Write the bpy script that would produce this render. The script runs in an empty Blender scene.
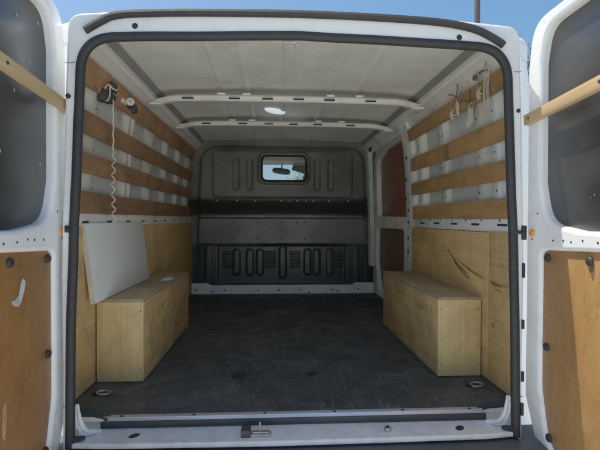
import bpy, bmesh, math, random
from mathutils import Vector, Matrix, noise as mnoise
random.seed(7)
S = bpy.context.scene
COL = S.collection
PI = math.pi

# ------------------------------------------------------------------ materials
def nd(nt, t, **kw):
    n = nt.nodes.new(t)
    for k, v in kw.items():
        setattr(n, k, v)
    return n

def new_mat(name):
    m = bpy.data.materials.new(name); m.use_nodes = True
    nt = m.node_tree; nt.nodes.clear()
    out = nd(nt, 'ShaderNodeOutputMaterial'); b = nd(nt, 'ShaderNodeBsdfPrincipled')
    nt.links.new(b.outputs[0], out.inputs[0])
    return m, nt, b

def coords(nt, scale=(1, 1, 1), rand=True):
    tc = nd(nt, 'ShaderNodeTexCoord'); mp = nd(nt, 'ShaderNodeMapping')
    mp.inputs['Scale'].default_value = scale
    if rand:
        oi = nd(nt, 'ShaderNodeObjectInfo'); mul = nd(nt, 'ShaderNodeVectorMath', operation='SCALE')
        cmb = nd(nt, 'ShaderNodeCombineXYZ')
        for i in range(3): nt.links.new(oi.outputs['Random'], cmb.inputs[i])
        mul.inputs['Scale'].default_value = 37.0
        nt.links.new(cmb.outputs[0], mul.inputs[0])
        add = nd(nt, 'ShaderNodeVectorMath', operation='ADD')
        nt.links.new(tc.outputs['Object'], add.inputs[0]); nt.links.new(mul.outputs[0], add.inputs[1])
        nt.links.new(add.outputs[0], mp.inputs['Vector'])
    else:
        nt.links.new(tc.outputs['Object'], mp.inputs['Vector'])
    return mp.outputs[0]

def noise(nt, vec, scale, detail=4, rough=.55, dist=0):
    n = nd(nt, 'ShaderNodeTexNoise'); n.inputs['Scale'].default_value = scale
    n.inputs['Detail'].default_value = detail; n.inputs['Roughness'].default_value = rough
    n.inputs['Distortion'].default_value = dist
    nt.links.new(vec, n.inputs['Vector']); return n.outputs['Fac']

def ramp(nt, fac, stops):
    r = nd(nt, 'ShaderNodeValToRGB'); e = r.color_ramp.elements
    while len(e) < len(stops): e.new(.5)
    for el, (p, c) in zip(e, stops):
        el.position = p; el.color = (c, c, c, 1) if isinstance(c, (int, float)) else (*c, 1)
    nt.links.new(fac, r.inputs[0]); return r.outputs[0]

def mix(nt, fac, a, b, mode='MIX'):
    m = nd(nt, 'ShaderNodeMix', data_type='RGBA', blend_type=mode)
    def put(sock, v):
        if isinstance(v, (int, float)): sock.default_value = v if sock.type == 'VALUE' else (v, v, v, 1)
        elif isinstance(v, tuple): sock.default_value = (*v, 1)
        else: nt.links.new(v, sock)
    put(m.inputs[0], fac); put(m.inputs[6], a); put(m.inputs[7], b)
    return m.outputs[2]

def bump(nt, b, h, strength=.2, dist=.01):
    n = nd(nt, 'ShaderNodeBump'); n.inputs['Strength'].default_value = strength
    n.inputs['Distance'].default_value = dist
    nt.links.new(h, n.inputs['Height']); nt.links.new(n.outputs[0], b.inputs['Normal'])

def k(c, f): return tuple(min(1, x * f) for x in c)

def plain(name, c, rough=.5, metal=0, var=.12, vs=5, bs=60, bstr=.05, spec=.5, grime=None, gthr=(.55, .75), gs=3):
    m, nt, b = new_mat(name)
    v = coords(nt)
    col = ramp(nt, noise(nt, v, vs, 6), [(.3, k(c, 1 - var)), (.7, k(c, 1 + var))])
    if grime:
        f = ramp(nt, noise(nt, v, gs, 8, .65, .4), [(gthr[0], 0.0), (gthr[1], 1.0)])
        col = mix(nt, f, col, grime)
    nt.links.new(col, b.inputs['Base Color'])
    b.inputs['Metallic'].default_value = metal
    b.inputs['Specular IOR Level'].default_value = spec
    fine = noise(nt, v, bs, 4)
    rr = ramp(nt, noise(nt, v, vs * 2.3, 5), [(.3, max(.03, rough - .08)), (.7, min(1, rough + .08))])
    nt.links.new(rr, b.inputs['Roughness'])
    if bstr: bump(nt, b, fine, bstr, .004)
    return m

def van_paint():
    m, nt, b = new_mat('white van paint')
    v = coords(nt)
    col = ramp(nt, noise(nt, v, 2.6, 7, .6), [(.3, (.83, .835, .82)), (.7, (.88, .885, .88))])
    col = mix(nt, ramp(nt, noise(nt, v, 5.5, 9, .7, .6), [(.56, 0.0), (.8, .55)]), col, (.50, .47, .41))
    col = mix(nt, ramp(nt, noise(nt, coords(nt, (60, 60, 9)), 1.0, 6, .7, 1.5), [(.62, 0.0), (.72, .35)]), col, (.42, .39, .34))
    col = mix(nt, ramp(nt, noise(nt, v, 95, 2, .5), [(.735, 0.0), (.76, .8)]), col, (.22, .19, .16))
    # grime gathers low down
    tc = nd(nt, 'ShaderNodeTexCoord'); sx = nd(nt, 'ShaderNodeSeparateXYZ'); nt.links.new(tc.outputs['Object'], sx.inputs[0])
    low = ramp(nt, sx.outputs['Z'], [(.0, 1.0), (.22, 0.0)])
    mu = nd(nt, 'ShaderNodeMath', operation='MULTIPLY'); nt.links.new(low, mu.inputs[0])
    nt.links.new(ramp(nt, noise(nt, v, 14, 8, .72), [(.45, 0.0), (.7, .5)]), mu.inputs[1])
    col = mix(nt, mu.outputs[0], col, (.38, .35, .30))
    nt.links.new(col, b.inputs['Base Color'])
    nt.links.new(ramp(nt, noise(nt, v, 8, 7, .65), [(.3, .16), (.7, .36)]), b.inputs['Roughness'])
    bump(nt, b, noise(nt, v, 7, 3), .015, .006)
    return m

def wood(name, dark, light, axis=1, fine=1.0, rough=.6, stain=None, stain_amt=.5, knots=True, spec=.35, edge=None, dirt=0):
    m, nt, b = new_mat(name)
    dark, light = [(c[0], c[1] * .93, c[2] * .62) for c in (dark, light)]
    st = [9.0, 9.0, 9.0]; st[axis] = .7
    v = coords(nt, tuple(st))
    v0 = coords(nt)
    g1 = noise(nt, v, 1.3, 6, .6, 1.6)
    st2 = [60.0, 60.0, 60.0]; st2[axis] = 2.0
    g2 = noise(nt, coords(nt, tuple(st2)), fine * 1.5, 3, .6)
    col = ramp(nt, g1, [(.28, dark), (.46, tuple((a + c) / 2 for a, c in zip(dark, light))), (.7, light)])
    col = mix(nt, .35, col, ramp(nt, g2, [(.3, k(dark, .8)), (.7, k(light, 1.08))]))
    if knots:
        ks = [7.0, 7.0, 7.0]; ks[axis] = 2.6
        vo = nd(nt, 'ShaderNodeTexVoronoi'); vo.inputs['Scale'].default_value = 1.0
        nt.links.new(coords(nt, tuple(ks)), vo.inputs['Vector'])
        kf = ramp(nt, vo.outputs['Distance'], [(.03, .75), (.11, 0.0)])
        col = mix(nt, kf, col, k(dark, .35))
    # scuffs and stains
    sc = ramp(nt, noise(nt, v0, 4.2, 9, .7, .8), [(.5, 0.0), (.72, stain_amt)])
    col = mix(nt, sc, col, stain or k(dark, .4))
    ss = [4.0, 4.0, 4.0]; ss[axis] = 40.0
    sc2 = ramp(nt, noise(nt, coords(nt, (22, 22, 22)), 1.0, 7, .75, 2.5), [(.655, 0.0), (.7, .55)])
    col = mix(nt, sc2, col, k(dark, .3))
    if dirt:
        dn = ramp(nt, noise(nt, v0, 2.3, 10, .74, 1.4), [(.40, 0.0), (.66, dirt)])
        col = mix(nt, dn, col, (.10, .085, .065))
    if edge:
        bv = nd(nt, 'ShaderNodeBevel', samples=6); bv.inputs['Radius'].default_value = .007
        gm = nd(nt, 'ShaderNodeNewGeometry')
        dt = nd(nt, 'ShaderNodeVectorMath', operation='DOT_PRODUCT')
        nt.links.new(bv.outputs[0], dt.inputs[0]); nt.links.new(gm.outputs['Normal'], dt.inputs[1])
        ef = ramp(nt, dt.outputs['Value'], [(.86, 1.0), (.985, 0.0)])
        en = ramp(nt, noise(nt, v0, 38, 6, .7), [(.42, 0.0), (.62, 1.0)])
        mu = nd(nt, 'ShaderNodeMath', operation='MULTIPLY'); nt.links.new(ef, mu.inputs[0]); nt.links.new(en, mu.inputs[1])
        col = mix(nt, mu.outputs[0], col, edge)
    nt.links.new(col, b.inputs['Base Color'])
    b.inputs['Roughness'].default_value = rough
    b.inputs['Specular IOR Level'].default_value = spec
    bump(nt, b, g2, .25, .002)
    return m

def floor_mat():
    m, nt, b = new_mat('black scuffed floor liner')
    v = coords(nt, rand=False)
    col = ramp(nt, noise(nt, v, 2.2, 8, .65, .5), [(.3, (.034, .036, .033)), (.72, (.058, .060, .055))])
    dust = ramp(nt, noise(nt, coords(nt, (3.2, 2.6, 1), False), 1.6, 10, .74, 1.6), [(.45, 0.0), (.78, .5)])
    col = mix(nt, dust, col, (.20, .198, .19))
    fs = ramp(nt, noise(nt, coords(nt, (46, 3.2, 1), False), 1.3, 5, .7, .8), [(.58, 0.0), (.66, .34)])
    col = mix(nt, fs, col, (.24, .24, .235))
    fs2 = ramp(nt, noise(nt, coords(nt, (5, 60, 1), False), 1.2, 5, .7, 1.2), [(.60, 0.0), (.67, .34)])
    col = mix(nt, fs2, col, (.26, .26, .25))
    area = ramp(nt, noise(nt, v, 2.6, 3, .5), [(.42, 0.0), (.68, 1.0)])
    scr = ramp(nt, noise(nt, coords(nt, (15, 19, 1), False), 1.5, 8, .82, 4.0), [(.56, 0.0), (.635, .85)])
    f = nd(nt, 'ShaderNodeMath', operation='MULTIPLY'); nt.links.new(area, f.inputs[0]); nt.links.new(scr, f.inputs[1])
    col = mix(nt, f.outputs[0], col, (.46, .46, .46))
    sp = ramp(nt, noise(nt, v, 75, 3, .6), [(.68, 0.0), (.73, .8)])
    col = mix(nt, sp, col, (.5, .5, .5))
    nt.links.new(col, b.inputs['Base Color'])
    b.inputs['Specular IOR Level'].default_value = .3
    nt.links.new(ramp(nt, noise(nt, v, 5, 6), [(.3, .5), (.7, .8)]), b.inputs['Roughness'])
    bump(nt, b, noise(nt, v, 120, 4), .25, .003)
    return m

def bulk_mat():
    m, nt, b = new_mat('dark grey bulkhead paint')
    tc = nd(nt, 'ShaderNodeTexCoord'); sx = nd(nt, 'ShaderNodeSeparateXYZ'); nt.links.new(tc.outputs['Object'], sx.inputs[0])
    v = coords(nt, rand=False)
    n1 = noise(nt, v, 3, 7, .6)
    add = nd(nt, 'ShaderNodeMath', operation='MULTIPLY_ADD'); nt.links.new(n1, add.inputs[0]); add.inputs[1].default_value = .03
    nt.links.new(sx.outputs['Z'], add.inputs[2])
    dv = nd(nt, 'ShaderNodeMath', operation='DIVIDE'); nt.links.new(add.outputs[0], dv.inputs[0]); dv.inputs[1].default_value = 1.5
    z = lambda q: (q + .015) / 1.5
    lo, mid, shade_band, up = (.050, .054, .052), (.15, .147, .136), (.026, .026, .026), (.155, .149, .132)
    col = ramp(nt, dv.outputs[0], [(z(.42), lo), (z(.45), mid), (z(.69), mid), (z(.715), shade_band), (z(.855), shade_band), (z(.89), up)])  # shade of the downward-facing step painted in as a near-black strip
    gr = ramp(nt, noise(nt, v, 1.9, 7, .62, .8), [(.38, 0.0), (.66, .85)])
    col = mix(nt, gr, col, (.04, .04, .039))
    sc = ramp(nt, noise(nt, coords(nt, (9, 9, 22), False), 1.6, 7, .75, 2.2), [(.66, 0.0), (.74, .5)])
    col = mix(nt, sc, col, (.36, .36, .34))
    nt.links.new(col, b.inputs['Base Color'])
    nt.links.new(ramp(nt, n1, [(.3, .26), (.7, .48)]), b.inputs['Roughness'])
    bump(nt, b, noise(nt, v, 60, 4), .06, .004)
    return m

def glass_mat(name, tint=(.9, .95, 1), refl=.06):
    m, nt, b = new_mat(name)
    nt.nodes.remove(b)
    out = [n for n in nt.nodes if n.type == 'OUTPUT_MATERIAL'][0]
    t = nd(nt, 'ShaderNodeBsdfTransparent'); t.inputs[0].default_value = (*tint, 1)
    g = nd(nt, 'ShaderNodeBsdfGlossy'); g.inputs['Roughness'].default_value = .03
    ms = nd(nt, 'ShaderNodeMixShader')
    ms.inputs[0].default_value = refl; nt.links.new(t.outputs[0], ms.inputs[1]); nt.links.new(g.outputs[0], ms.inputs[2])
    nt.links.new(ms.outputs[0], out.inputs[0])
    return m

def ground_mat():
    m, nt, b = new_mat('pale gravel concrete')
    v = coords(nt, rand=False)
    c = ramp(nt, noise(nt, v, .7, 8, .6), [(.3, (.755, .755, .675)), (.7, (.83, .83, .75))])
    c = mix(nt, ramp(nt, noise(nt, v, 60, 4), [(.45, 0.0), (.8, .4)]), c, (.61, .605, .53))
    # pale apron around the van, duller earth farther out
    ln = nd(nt, 'ShaderNodeVectorMath', operation='LENGTH'); nt.links.new(v, ln.inputs[0])
    ad = nd(nt, 'ShaderNodeMath', operation='MULTIPLY_ADD'); nt.links.new(noise(nt, v, .35, 5, .6), ad.inputs[0]); ad.inputs[1].default_value = 5.0
    nt.links.new(ln.outputs['Value'], ad.inputs[2])
    dv = nd(nt, 'ShaderNodeMath', operation='DIVIDE'); nt.links.new(ad.outputs[0], dv.inputs[0]); dv.inputs[1].default_value = 40.0
    far = ramp(nt, noise(nt, v, .12, 9, .65), [(.3, (.26, .235, .17)), (.7, (.42, .385, .29))])
    c = mix(nt, ramp(nt, dv.outputs[0], [(.33, 0.0), (.42, 1.0)]), c, far)
    nt.links.new(c, b.inputs['Base Color']); b.inputs['Roughness'].default_value = .9
    bump(nt, b, noise(nt, v, 45, 6), .5, .02)
    return m

PAINT = van_paint()
INNER = plain('pale interior paint', (.86, .84, .77), .38, var=.06, vs=3, bs=12, bstr=.03, grime=(.36, .33, .27), gthr=(.5, .8), gs=2.6)
ROOFP = plain('bare roof skin paint', (.89, .89, .81), .36, var=.06, vs=1.6, bs=5, bstr=.06, grime=(.62, .585, .50), gthr=(.45, .8), gs=3.2)
GREYP = plain('grey wall skin paint', (.64, .65, .63), .42, var=.07, vs=3, bs=14, bstr=.03, grime=(.30, .29, .26), gthr=(.5, .8), gs=3)
RUBBER = plain('black rubber seal', (.021, .021, .023), .62, var=.15, vs=30, bs=140, bstr=.12, grime=(.055, .052, .048), gthr=(.6, .85), gs=26, spec=.3)
BLACKPL = plain('black plastic panel', (.030, .030, .031), .52, var=.25, vs=3, bs=120, bstr=.12, grime=(.06, .06, .06), gthr=(.5, .8), gs=3)
WINB = plain('black painted window pane', (.017, .0165, .016), .33, var=.4, vs=2, bs=40, bstr=.03, grime=(.05, .047, .042), gthr=(.42, .8), gs=4.5)
DARK = plain('dark hole', (.012, .012, .013), .7, bstr=0)
BUMP = plain('dark grey bumper plastic', (.06, .063, .07), .6, var=.15, bs=150, bstr=.2, grime=(.13, .12, .11))
STEEL = plain('dull steel', (.42, .41, .39), .42, metal=.8, var=.2, vs=20, bs=50, bstr=.1)
ZINC = plain('brushed strip metal', (.62, .64, .68), .38, metal=.45, var=.08, vs=6, bs=40, bstr=.05, grime=(.35, .34, .33), gthr=(.55, .8))
ORANGE = plain('orange plastic', (.75, .27, .03), .45)
WHITEPL = plain('white melamine', (.88, .88, .86), .4, var=.03, vs=3, bs=40, bstr=.02, grime=(.68, .65, .58), gthr=(.6, .85), gs=7)
CREAM = plain('cream cord', (.72, .66, .52), .6, bstr=.05)
CHIP = plain('cream chipped edge', (.68, .6, .43), .7, var=.2, vs=40)
PAPER = plain('off white paper', (.7, .7, .66), .8)
SCUFFW = plain('scraped white patch', (.52, .53, .52), .55, var=.3, vs=30)
SCUFFL = plain('rubbed light brown patch', (.42, .25, .11), .6, var=.3, vs=25)
SCUFF_SHADE = plain('black rubber scuff and shadow', (.13, .085, .045), .8, var=.3, vs=30)
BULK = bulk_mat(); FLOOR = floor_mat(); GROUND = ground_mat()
GLASS = glass_mat('clear glass', (.86, .9, .92))
def mottled(name, dark, mid, light, stain, amt, rough=.5):
    m, nt, b = new_mat(name)
    v = coords(nt); vs_ = coords(nt, (9, 9, 3.0))
    col = ramp(nt, noise(nt, vs_, 1.0, 9, .68, .9), [(.30, dark), (.5, mid), (.72, light)])
    fib = noise(nt, coords(nt, (160, 160, 55)), 1.0, 3, .6)
    col = mix(nt, .28, col, ramp(nt, fib, [(.3, k(dark, .7)), (.7, k(light, 1.15))]))
    col = mix(nt, ramp(nt, noise(nt, v, 3.1, 10, .72, 1.0), [(.48, 0.0), (.74, amt)]), col, stain)
    col = mix(nt, ramp(nt, noise(nt, coords(nt, (40, 40, 18)), 1.0, 5, .8, 3), [(.67, 0.0), (.72, .6)]), col, k(light, 1.5))
    nt.links.new(col, b.inputs['Base Color'])
    nt.links.new(ramp(nt, noise(nt, v, 5, 5), [(.3, rough - .1), (.7, rough + .12)]), b.inputs['Roughness'])
    b.inputs['Specular IOR Level'].default_value = .35
    bump(nt, b, fib, .2, .002)
    return m
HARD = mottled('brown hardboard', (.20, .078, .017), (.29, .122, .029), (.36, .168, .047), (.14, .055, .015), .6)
HARDR = mottled('paler brown hardboard', (.22, .092, .022), (.30, .142, .038), (.41, .225, .072), (.46, .29, .105), .5)  # right door board: lighter browns with pale stains
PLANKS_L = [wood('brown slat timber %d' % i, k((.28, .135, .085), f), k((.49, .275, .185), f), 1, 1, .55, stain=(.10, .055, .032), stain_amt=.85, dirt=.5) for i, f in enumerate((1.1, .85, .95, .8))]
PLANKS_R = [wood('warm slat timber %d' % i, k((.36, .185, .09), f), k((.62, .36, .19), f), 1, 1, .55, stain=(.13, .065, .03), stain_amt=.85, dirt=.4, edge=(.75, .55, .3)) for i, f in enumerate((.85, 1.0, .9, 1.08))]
BAR = wood('pale batten timber', (.42, .285, .18), (.66, .47, .34), 1, 1, .6, stain=(.3, .2, .11), stain_amt=.3)
PLY_Y = wood('yellow plywood lengthwise', (.55, .36, .19), (.82, .58, .36), 1, .8, .55, stain=(.26, .17, .08), stain_amt=.6, edge=(.9, .75, .5), dirt=.45)
PLY_T = wood('dusty plywood top', (.36, .27, .19), (.55, .43, .33), 1, .8, .65, stain=(.19, .15, .12), stain_amt=.7, edge=(.75, .6, .42), dirt=.55)
PLY_Z = wood('yellow plywood upright', (.80, .52, .26), (.95, .70, .42), 2, .8, .55, stain=(.45, .28, .13), stain_amt=.5, knots=False, edge=(.95, .82, .55), dirt=.28)
PLY_W = wood('worn wall plywood', (.60, .39, .20), (.84, .58, .33), 1, .8, .6, stain=(.34, .22, .11), stain_amt=.6, knots=False, edge=(.9, .75, .5), dirt=.4)
REDB = plain('red brown window board', (.24, .085, .05), .45, var=.12, vs=2, grime=(.15, .07, .045), gthr=(.45, .8))
DKB = plain('dark brown board', (.17, .095, .05), .5, var=.2, vs=3, grime=(.11, .065, .04))
OLIVE = plain('olive grey cab lining', (.22, .22, .17), .8)
BARK = plain('brown bark', (.06, .045, .035), .9, var=.3, vs=20, bs=30, bstr=.6)
POLE = plain('weathered dark pole', (.07, .055, .05), .8, var=.25, vs=14, bs=40, bstr=.3)
def leaf_mat(n, c):
    m, nt, b = new_mat(n)
    v = coords(nt)
    nt.links.new(ramp(nt, noise(nt, v, 3, 4), [(.3, k(c, .6)), (.7, k(c, 1.5))]), b.inputs['Base Color'])
    b.inputs['Roughness'].default_value = .6
    return m
LEAF = leaf_mat('green leaves', (.06, .085, .03))

# ------------------------------------------------------------------ mesh helpers
def smooth(me, ang=38):
    me.shade_smooth()
    me.set_sharp_from_angle(angle=math.radians(ang))

class MB:
    def __init__(self):
        self.bm = bmesh.new(); self.mats = []
    def mi(self, m):
        if m not in self.mats: self.mats.append(m)
        return self.mats.index(m)
    def face(self, vs, m):
        try:
            f = self.bm.faces.new(vs); f.material_index = self.mi(m); return f
        except ValueError: return None
    def box(self, x0, x1, y0, y1, z0, z1, m, bev=.002, mat=None, seg=2):
        ret = bmesh.ops.create_cube(self.bm, size=1)
        vs = ret['verts']
        for v in vs:
            v.co = Vector(((x0 + x1) / 2 + v.co.x * (x1 - x0), (y0 + y1) / 2 + v.co.y * (y1 - y0), (z0 + z1) / 2 + v.co.z * (z1 - z0)))
        idx = self.mi(m)
        fs = {f for v in vs for f in v.link_faces}
        for f in fs: f.material_index = idx
        if bev:
            es = list({e for v in vs for e in v.link_edges})
            r = bmesh.ops.bevel(self.bm, geom=es, offset=min(bev, .45 * min(x1 - x0, y1 - y0, z1 - z0)), segments=seg, profile=.5, affect='EDGES', material=-1)
            vs = list({v for f in r['faces'] for v in f.verts} | {v for v in vs if v.is_valid})
        if mat is not None: bmesh.ops.transform(self.bm, matrix=mat, verts=[v for v in vs if v.is_valid])
        return vs
    def loft(self, secs, m, closed=False, cap=True, loop=True):
        rows = [[self.bm.verts.new(p) for p in s] for s in secs]
        n = len(secs[0]); R = len(rows)
        for i in range(R if closed else R - 1):
            a, b = rows[i], rows[(i + 1) % R]
            for j in range(n if loop else n - 1):
                self.face([a[j], a[(j + 1) % n], b[(j + 1) % n], b[j]], m)
        if cap and not closed and loop:
            self.face(rows[0][::-1], m); self.face(rows[-1], m)
        return rows
    def tube(self, pts, r, m, n=8, closed=False, sq=None):
        pts = [Vector(p) for p in pts]; N = len(pts); secs = []
        up = None
        for i, p in enumerate(pts):
            if closed: t = pts[(i + 1) % N] - pts[i - 1]
            else: t = pts[min(i + 1, N - 1)] - pts[max(i - 1, 0)]
            t.normalize()
            if up is None: up = Vector((0, 0, 1)) if abs(t.z) < .9 else Vector((0, 1, 0))
            s = t.cross(up); s.normalize(); up = s.cross(t); up.normalize()
            rr = r[i] if isinstance(r, (list, tuple)) else r
            secs.append([p + s * math.cos(a) * rr * (sq[0] if sq else 1) + up * math.sin(a) * rr * (sq[1] if sq else 1) for a in [2 * PI * j / n for j in range(n)]])
        self.loft(secs, m, closed=closed)
    def disc(self, c, ax, r, h, m, n=20, bev=.25, ell=(1, 1)):
        # rounded puck along axis 'ax' (vector), centre c at base
        ax = Vector(ax).normalized(); u = ax.orthogonal().normalized()
        if abs(ax.z) < .5: u = ax.cross(Vector((0, 0, 1))).normalized()
        w = ax.cross(u); c = Vector(c); secs = []
        for (f, t) in ((1, 0), (1, 1 - bev), (1 - bev * .4, 1 - bev * .25), (1 - bev, 1)):
            secs.append([c + ax * h * t + u * math.cos(a) * r * f * ell[0] + w * math.sin(a) * r * f * ell[1] for a in [2 * PI * j / n for j in range(n)]])
        self.loft(secs, m)
    def ribbon(self, pts, widths, normal, m):
        pts = [Vector(p) for p in pts]; normal = Vector(normal); L = []
        for i, p in enumerate(pts):
            t = (pts[min(i + 1, len(pts) - 1)] - pts[max(i - 1, 0)]).normalized()
            s = t.cross(normal).normalized() * widths[i] / 2
            L.append((self.bm.verts.new(p - s), self.bm.verts.new(p + s)))
        for a, b in zip(L, L[1:]): self.face([a[0], a[1], b[1], b[0]], m)
    def build(self, name, parent=None, ang=38, loc=None):
        bmesh.ops.recalc_face_normals(self.bm, faces=self.bm.faces[:])
        me = bpy.data.meshes.new(name); self.bm.to_mesh(me); self.bm.free()
        for m in self.mats: me.materials.append(m)
        smooth(me, ang)
        return link(name, me, parent)

def link(name, me, parent=None):
    o = bpy.data.objects.new(name, me); COL.objects.link(o)
    if parent: 
        o.parent = parent
        o.matrix_parent_inverse = Matrix.Identity(4)
    return o

def tag(o, label, cat, group=None, kind=None):
    if label: o['label'] = label
    if cat: o['category'] = cat
    if group: o['group'] = group
    if kind: o['kind'] = kind
    return o

def empty(name, loc, label, cat, group=None):
    o = bpy.data.objects.new(name, None); o.location = loc; o.empty_display_size = .05
    COL.objects.link(o); return tag(o, label, cat, group)

def rpoly(pts, n=7):
    """polygon with a radius per corner: (u, v, r)"""
    out = []; N = len(pts)
    for i in range(N):
        p = Vector(pts[i][:2]); r = pts[i][2] if len(pts[i]) > 2 else 0
        if not r: out.append(p.copy()); continue
        a = Vector(pts[i - 1][:2]) - p; b = Vector(pts[(i + 1) % N][:2]) - p
        la, lb = a.length, b.length; a.normalize(); b.normalize()
        ang = a.angle(b); d = min(r / math.tan(ang / 2), la * .49, lb * .49)
        p0, p1 = p + a * d, p + b * d
        for j in range(n + 1):
            t = j / n
            q = p0.lerp(p, t).lerp(p.lerp(p1, t), t)   # quadratic corner
            out.append(q)
    return out

def grow(P, d):
    P = [Vector(p[:2]) for p in P]; N = len(P)
    P = [p for i, p in enumerate(P) if (p - P[i - 1]).length > 1e-5]; N = len(P)
    A = sum(P[i - 1].x * P[i].y - P[i].x * P[i - 1].y for i in range(N))
    sg = 1 if A > 0 else -1; out = []
    for i in range(N):
        a = (P[i] - P[i - 1]).normalized(); b = (P[(i + 1) % N] - P[i]).normalized()
        na = Vector((a.y, -a.x)) * sg; nb = Vector((b.y, -b.x)) * sg
        n = na + nb
        n = n / max(.35, n.length_squared / 2) if n.length > 1e-6 else na
        out.append(P[i] + n * d)
    return out

def plate(name, outer, holes, thick, bev, M, mat, parent=None, res=2):
    cu = bpy.data.curves.new(name, 'CURVE'); cu.dimensions = '2D'; cu.fill_mode = 'BOTH'
    for loop in [grow(outer, -bev)] + [grow(h_, bev) for h_ in holes]:
        sp = cu.splines.new('POLY'); sp.points.add(len(loop) - 1); sp.use_cyclic_u = True
        for q, pt in zip(loop, sp.points): pt.co = (q[0], q[1], 0, 1)
    cu.extrude = max(.0001, thick / 2 - bev); cu.bevel_depth = bev; cu.bevel_resolution = res
    t = bpy.data.objects.new('tmp', cu); COL.objects.link(t)
    dg = bpy.context.evaluated_depsgraph_get(); dg.update()
    me = bpy.data.meshes.new_from_object(t.evaluated_get(dg))
    bpy.data.objects.remove(t); bpy.data.curves.remove(cu)
    me.name = name; me.transform(M)
    if M.determinant() < 0: me.flip_normals()
    me.materials.clear(); me.materials.append(mat); smooth(me, 40)
    return link(name, me, parent)

def XZ(y): return Matrix(((1, 0, 0, 0), (0, 0, 1, y), (0, 1, 0, 0), (0, 0, 0, 1)))       # (u,v,w)->(u, y+w, v)
def YZ(x): return Matrix(((0, 0, 1, x), (1, 0, 0, 0), (0, 1, 0, 0), (0, 0, 0, 1)))       # (u,v,w)->(x+w, u, v)
def XY(z): return Matrix.Translation((0, 0, z))

def smoothpath(pts, n=6):
    P = [Vector(p) for p in pts]; out = []
    for i in range(len(P) - 1):
        a, b, c, d = P[max(i - 1, 0)], P[i], P[i + 1], P[min(i + 2, len(P) - 1)]
        for j in range(n):
            t = j / n
            out.append(.5 * ((2 * b) + (c - a) * t + (2 * a - 5 * b + 4 * c - d) * t * t + (3 * b - a - 3 * c + d) * t ** 3))
    out.append(P[-1]); return out

# ------------------------------------------------------------------ setting
g = MB()
vs = [g.bm.verts.new(p) for p in ((-4000, -4000, -.62), (4000, -4000, -.62), (4000, 4000, -.62), (-4000, 4000, -.62))]
g.face(vs, GROUND)
tag(g.build('ground'), 'pale concrete ground under the van', None, kind='structure')

# ------------------------------------------------------------------ the van
VAN = empty('van', (0, 0, 0), 'white panel van with both rear doors open, seen into its empty cargo bay', 'van')
GZ = 1.41   # roof height

# rear frame around the opening
def seal_path():
    half = [(-.724, -.045, 0), (-.722, .22, 0), (-.709, .65, .3), (-.691, 1.04, .2), (-.684, 1.243, .155), (-.45, 1.2525, .2), (0, 1.266, .3)]
    full = half + [(-x, z, r) for x, z, r in half[-2::-1]]
    return full
sp = rpoly(seal_path(), 10)
outer = rpoly([(-.744, -.13, .02), (-.752, .5, 0), (-.738, 1.05, .1), (-.728, 1.318, .05), (-.4, 1.343, .2), (0, 1.35, .3), (.4, 1.343, .2), (.728, 1.318, .05), (.738, 1.05, .1), (.752, .5, 0), (.744, -.13, .02)])
plate('rear_frame', outer, [grow(sp, .006)], .03, .010, XZ(-.085), PAINT, VAN, 3)
# inner return of the frame, going into the bay
m = MB()
gs = [grow(sp, d_) for d_ in (.012, .05, .085, .13)]
m.loft([[(p[0], y_, p[1]) for p in g_] for g_, y_ in zip(gs, (-.075, -.04, .05, .10))], GREYP, loop=False)
m.build('frame_return', VAN)

for x0, x1, z in ((-.735, -.706, 1.165), (-.746, -.738, .085), (.738, .751, .088), (.708, .735, 1.17)):   # lap seams in the sheet metal
    m = MB(); m.tube([(x0, -.1005, z), ((x0 + x1) / 2, -.1008, z - .002), (x1, -.1005, z + .001)], .0011, SCUFF_SHADE, 6); m.build('panel_seam', VAN)

# main door seal (open at the foot, toes turned inwards)
path = [Vector((p[0], -.097, p[1])) for p in grow(sp, .0025)]
dense = []
for a, b in zip(path, path[1:]):
    nseg = max(1, int((b - a).length / .05))
    dense += [a.lerp(b, i / nseg) for i in range(nseg)]
dense.append(path[-1])
dense = [Vector((p.x + .0022 * mnoise.noise(p * 5), p.y, p.z + .0022 * mnoise.noise(p * 5 + Vector((9, 0, 0))))) for p in dense]
m = MB(); m.tube(dense, .0148, RUBBER, 10)
for s in (-1, 1):
    m.tube([(s * .727, -.098, -.03), (s * .716, -.10, -.021), (s * .70, -.094, -.021), (s * .686, -.084, -.022)], [.011, .010, .009, .006], RUBBER, 8)
m.build('door_seal', VAN)

# drip seal along the roof edge
gp = smoothpath([(-.672, -.108, 1.262), (-.63, -.108, 1.288), (-.575, -.109, 1.312), (-.45, -.11, 1.322), (-.25, -.11, 1.3285), (0, -.11, 1.332), (.25, -.11, 1.3285), (.45, -.11, 1.3195), (.565, -.109, 1.302), (.63, -.108, 1.275), (.668, -.108, 1.252)], 5)
m = MB(); m.tube(gp, .0125, RUBBER, 8); m.build('gutter_seal', VAN)
for s, z in ((-1, 1.284), (1, 1.277)):
    m = MB(); m.disc((s * .522, -.096, z), (0, -1, 0), .0095, .006, DARK, 18); m.build('grommet', VAN)

# striker hoop under the header
m = MB(); m.tube(smoothpath([(-.055, -.045, 1.262), (-.055, -.072, 1.232), (-.054, -.078, 1.246), (-.050, -.083, 1.2525), (-.033, -.084, 1.253), (-.016, -.083, 1.2525), (-.012, -.078, 1.246), (-.011, -.072, 1.232), (-.011, -.045, 1.262)], 4), .0034, STEEL, 8)
m.build('door_striker', VAN)

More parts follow.
